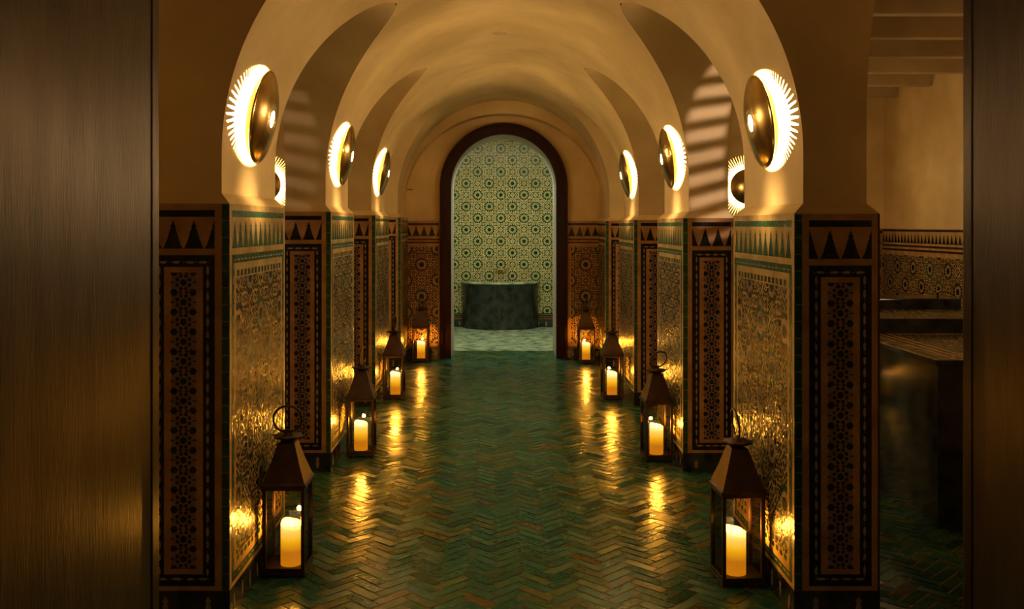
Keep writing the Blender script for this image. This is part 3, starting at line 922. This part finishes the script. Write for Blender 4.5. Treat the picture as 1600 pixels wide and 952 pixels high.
# ---- unseen louvred spots added in the aisles to cast stripes on the pillars
def stripe_spot(loc, target, power, label, roll=0):
    root = empty('added_stripe_spot', loc)
    d = (Vector(target)-Vector(loc)).normalized()
    root.rotation_euler = (d.to_track_quat('-Z', 'Y') @ Matrix.Rotation(roll, 3, 'Z').to_quaternion()).to_euler()
    tag(root, label, 'added spotlight')
    W_ = .019; mb = MB(); mb.box(-W_, W_, -.16, -.155, -.60, .02); mb.box(-W_, W_, .155, .16, -.60, .02)
    mb.box(-W_-.005, -W_, -.16, .16, -.60, .02); mb.box(W_, W_+.005, -.16, .16, -.60, .02); mb.box(-.08, .08, -.16, .16, .02, .03)
    mb.build('housing', M['bronze'], root)
    for i in range(11):
        v = -.14+.028*i
        b = MB(); b.box(-W_, W_, v-.0065, v+.0065, -.60, -.592); b.build('slat', M['bronze'], root)
    b = light('stripe_light', 'SPOT', (0, 0, 0), power, (1, .72, .62), root, shadow_soft_size=.006, spot_size=math.radians(40), spot_blend=.2)
    return root
stripe_spot((3.2, 3.85, 2.55), (1.27, 5.87, 2.18), STRIPE_W*1.0, 'added louvred light out of view in the right aisle, striping the second pillar', .10)
stripe_spot((-3.2, 3.85, 2.55), (-1.24, 5.87, 2.15), STRIPE_W*.16, 'added louvred light out of view in the left aisle, striping the second pillar', -.10)

# soft fill for the aisles, from lamps added out of view
def aisle_fill_lamp(loc, label, power=AISLE_W):
    root = empty('aisle_fill', loc); tag(root, label, 'ceiling light', 'added fill lamps of the aisles')
    mb = MB(); mb.lathe([(.002,1.10),(.05,1.10),(.05,1.08),(.008,1.075),(.008,.02),(.06,.01),(.10,-.03),(.11,-.08)], 32); mb.build('shade', M['brass'], root)
    mb = MB(); mb.lathe([(.002,-.11),(.03,-.105),(.045,-.08),(.04,-.05),(.02,-.02)], 20); mb.build('bulb', M['bulb'], root)
    light('aisle_fill_light', 'POINT', (0, 0, -.16), power, LAMP_COL, root, shadow_soft_size=.05)
aisle_fill_lamp((2.7, 8.0, 2.15), 'added fill lamp of the right aisle hidden behind the pillars')
aisle_fill_lamp((3.5, 5.1, 2.30), 'added fill lamp of the right aisle beyond the frame edge, above the mosaic slab', 9.0)
aisle_fill_lamp((-2.4, 8.0, 2.15), 'added fill lamp of the left aisle hidden behind the pillars')

# unseen fill lamp added behind the camera to brighten the pillar fronts
root = empty('ante_fill_lamp', (.6, -1.2, 2.45)); tag(root, 'added fill lamp in the ante room, brightening the pillar fronts', 'ceiling light')
mb = MB(); mb.lathe([(.002,.95),(.05,.95),(.05,.93),(.008,.925),(.008,.02),(.06,.01),(.14,-.04),(.15,-.08)], 32); mb.build('shade', M['brass'], root)
mb = MB(); mb.lathe([(.002,-.11),(.03,-.105),(.045,-.08),(.04,-.05),(.02,-.02)], 20); mb.build('bulb', M['bulb'], root)
light('ante_fill_light', 'POINT', (0, 0, -.2), ANTE_W, (1,.76,.42), root, shadow_soft_size=.12)

# the ante room the camera stands in
mb = MB(); mb.box(-2.7, 2.9, -2.4, 1.0, -.05, 0); o = mb.build('floor_ante_room', M['floor']); tag(o, 'floor of the ante room', kind='structure')
mb = MB(); mb.box(-2.7, 2.9, -2.4, YFRONT-.1, 3.4, 3.5); o = mb.build('ceiling_ante_room', M['plaster']); tag(o, 'ceiling of the ante room', kind='structure')
for nm, b_ in (('wall_ante_left', (-2.8, -2.7, -2.5, YFRONT-.1, 0, 3.4)), ('wall_ante_right', (2.9, 3.0, -2.5, YFRONT-.1, 0, 3.4)), ('wall_ante_back', (-2.8, 3.0, -2.5, -2.4, 0, 3.4))):
    mb = MB(); mb.box(*b_); o = mb.build(nm, M['plaster']); tag(o, 'plaster wall of the ante room', kind='structure')
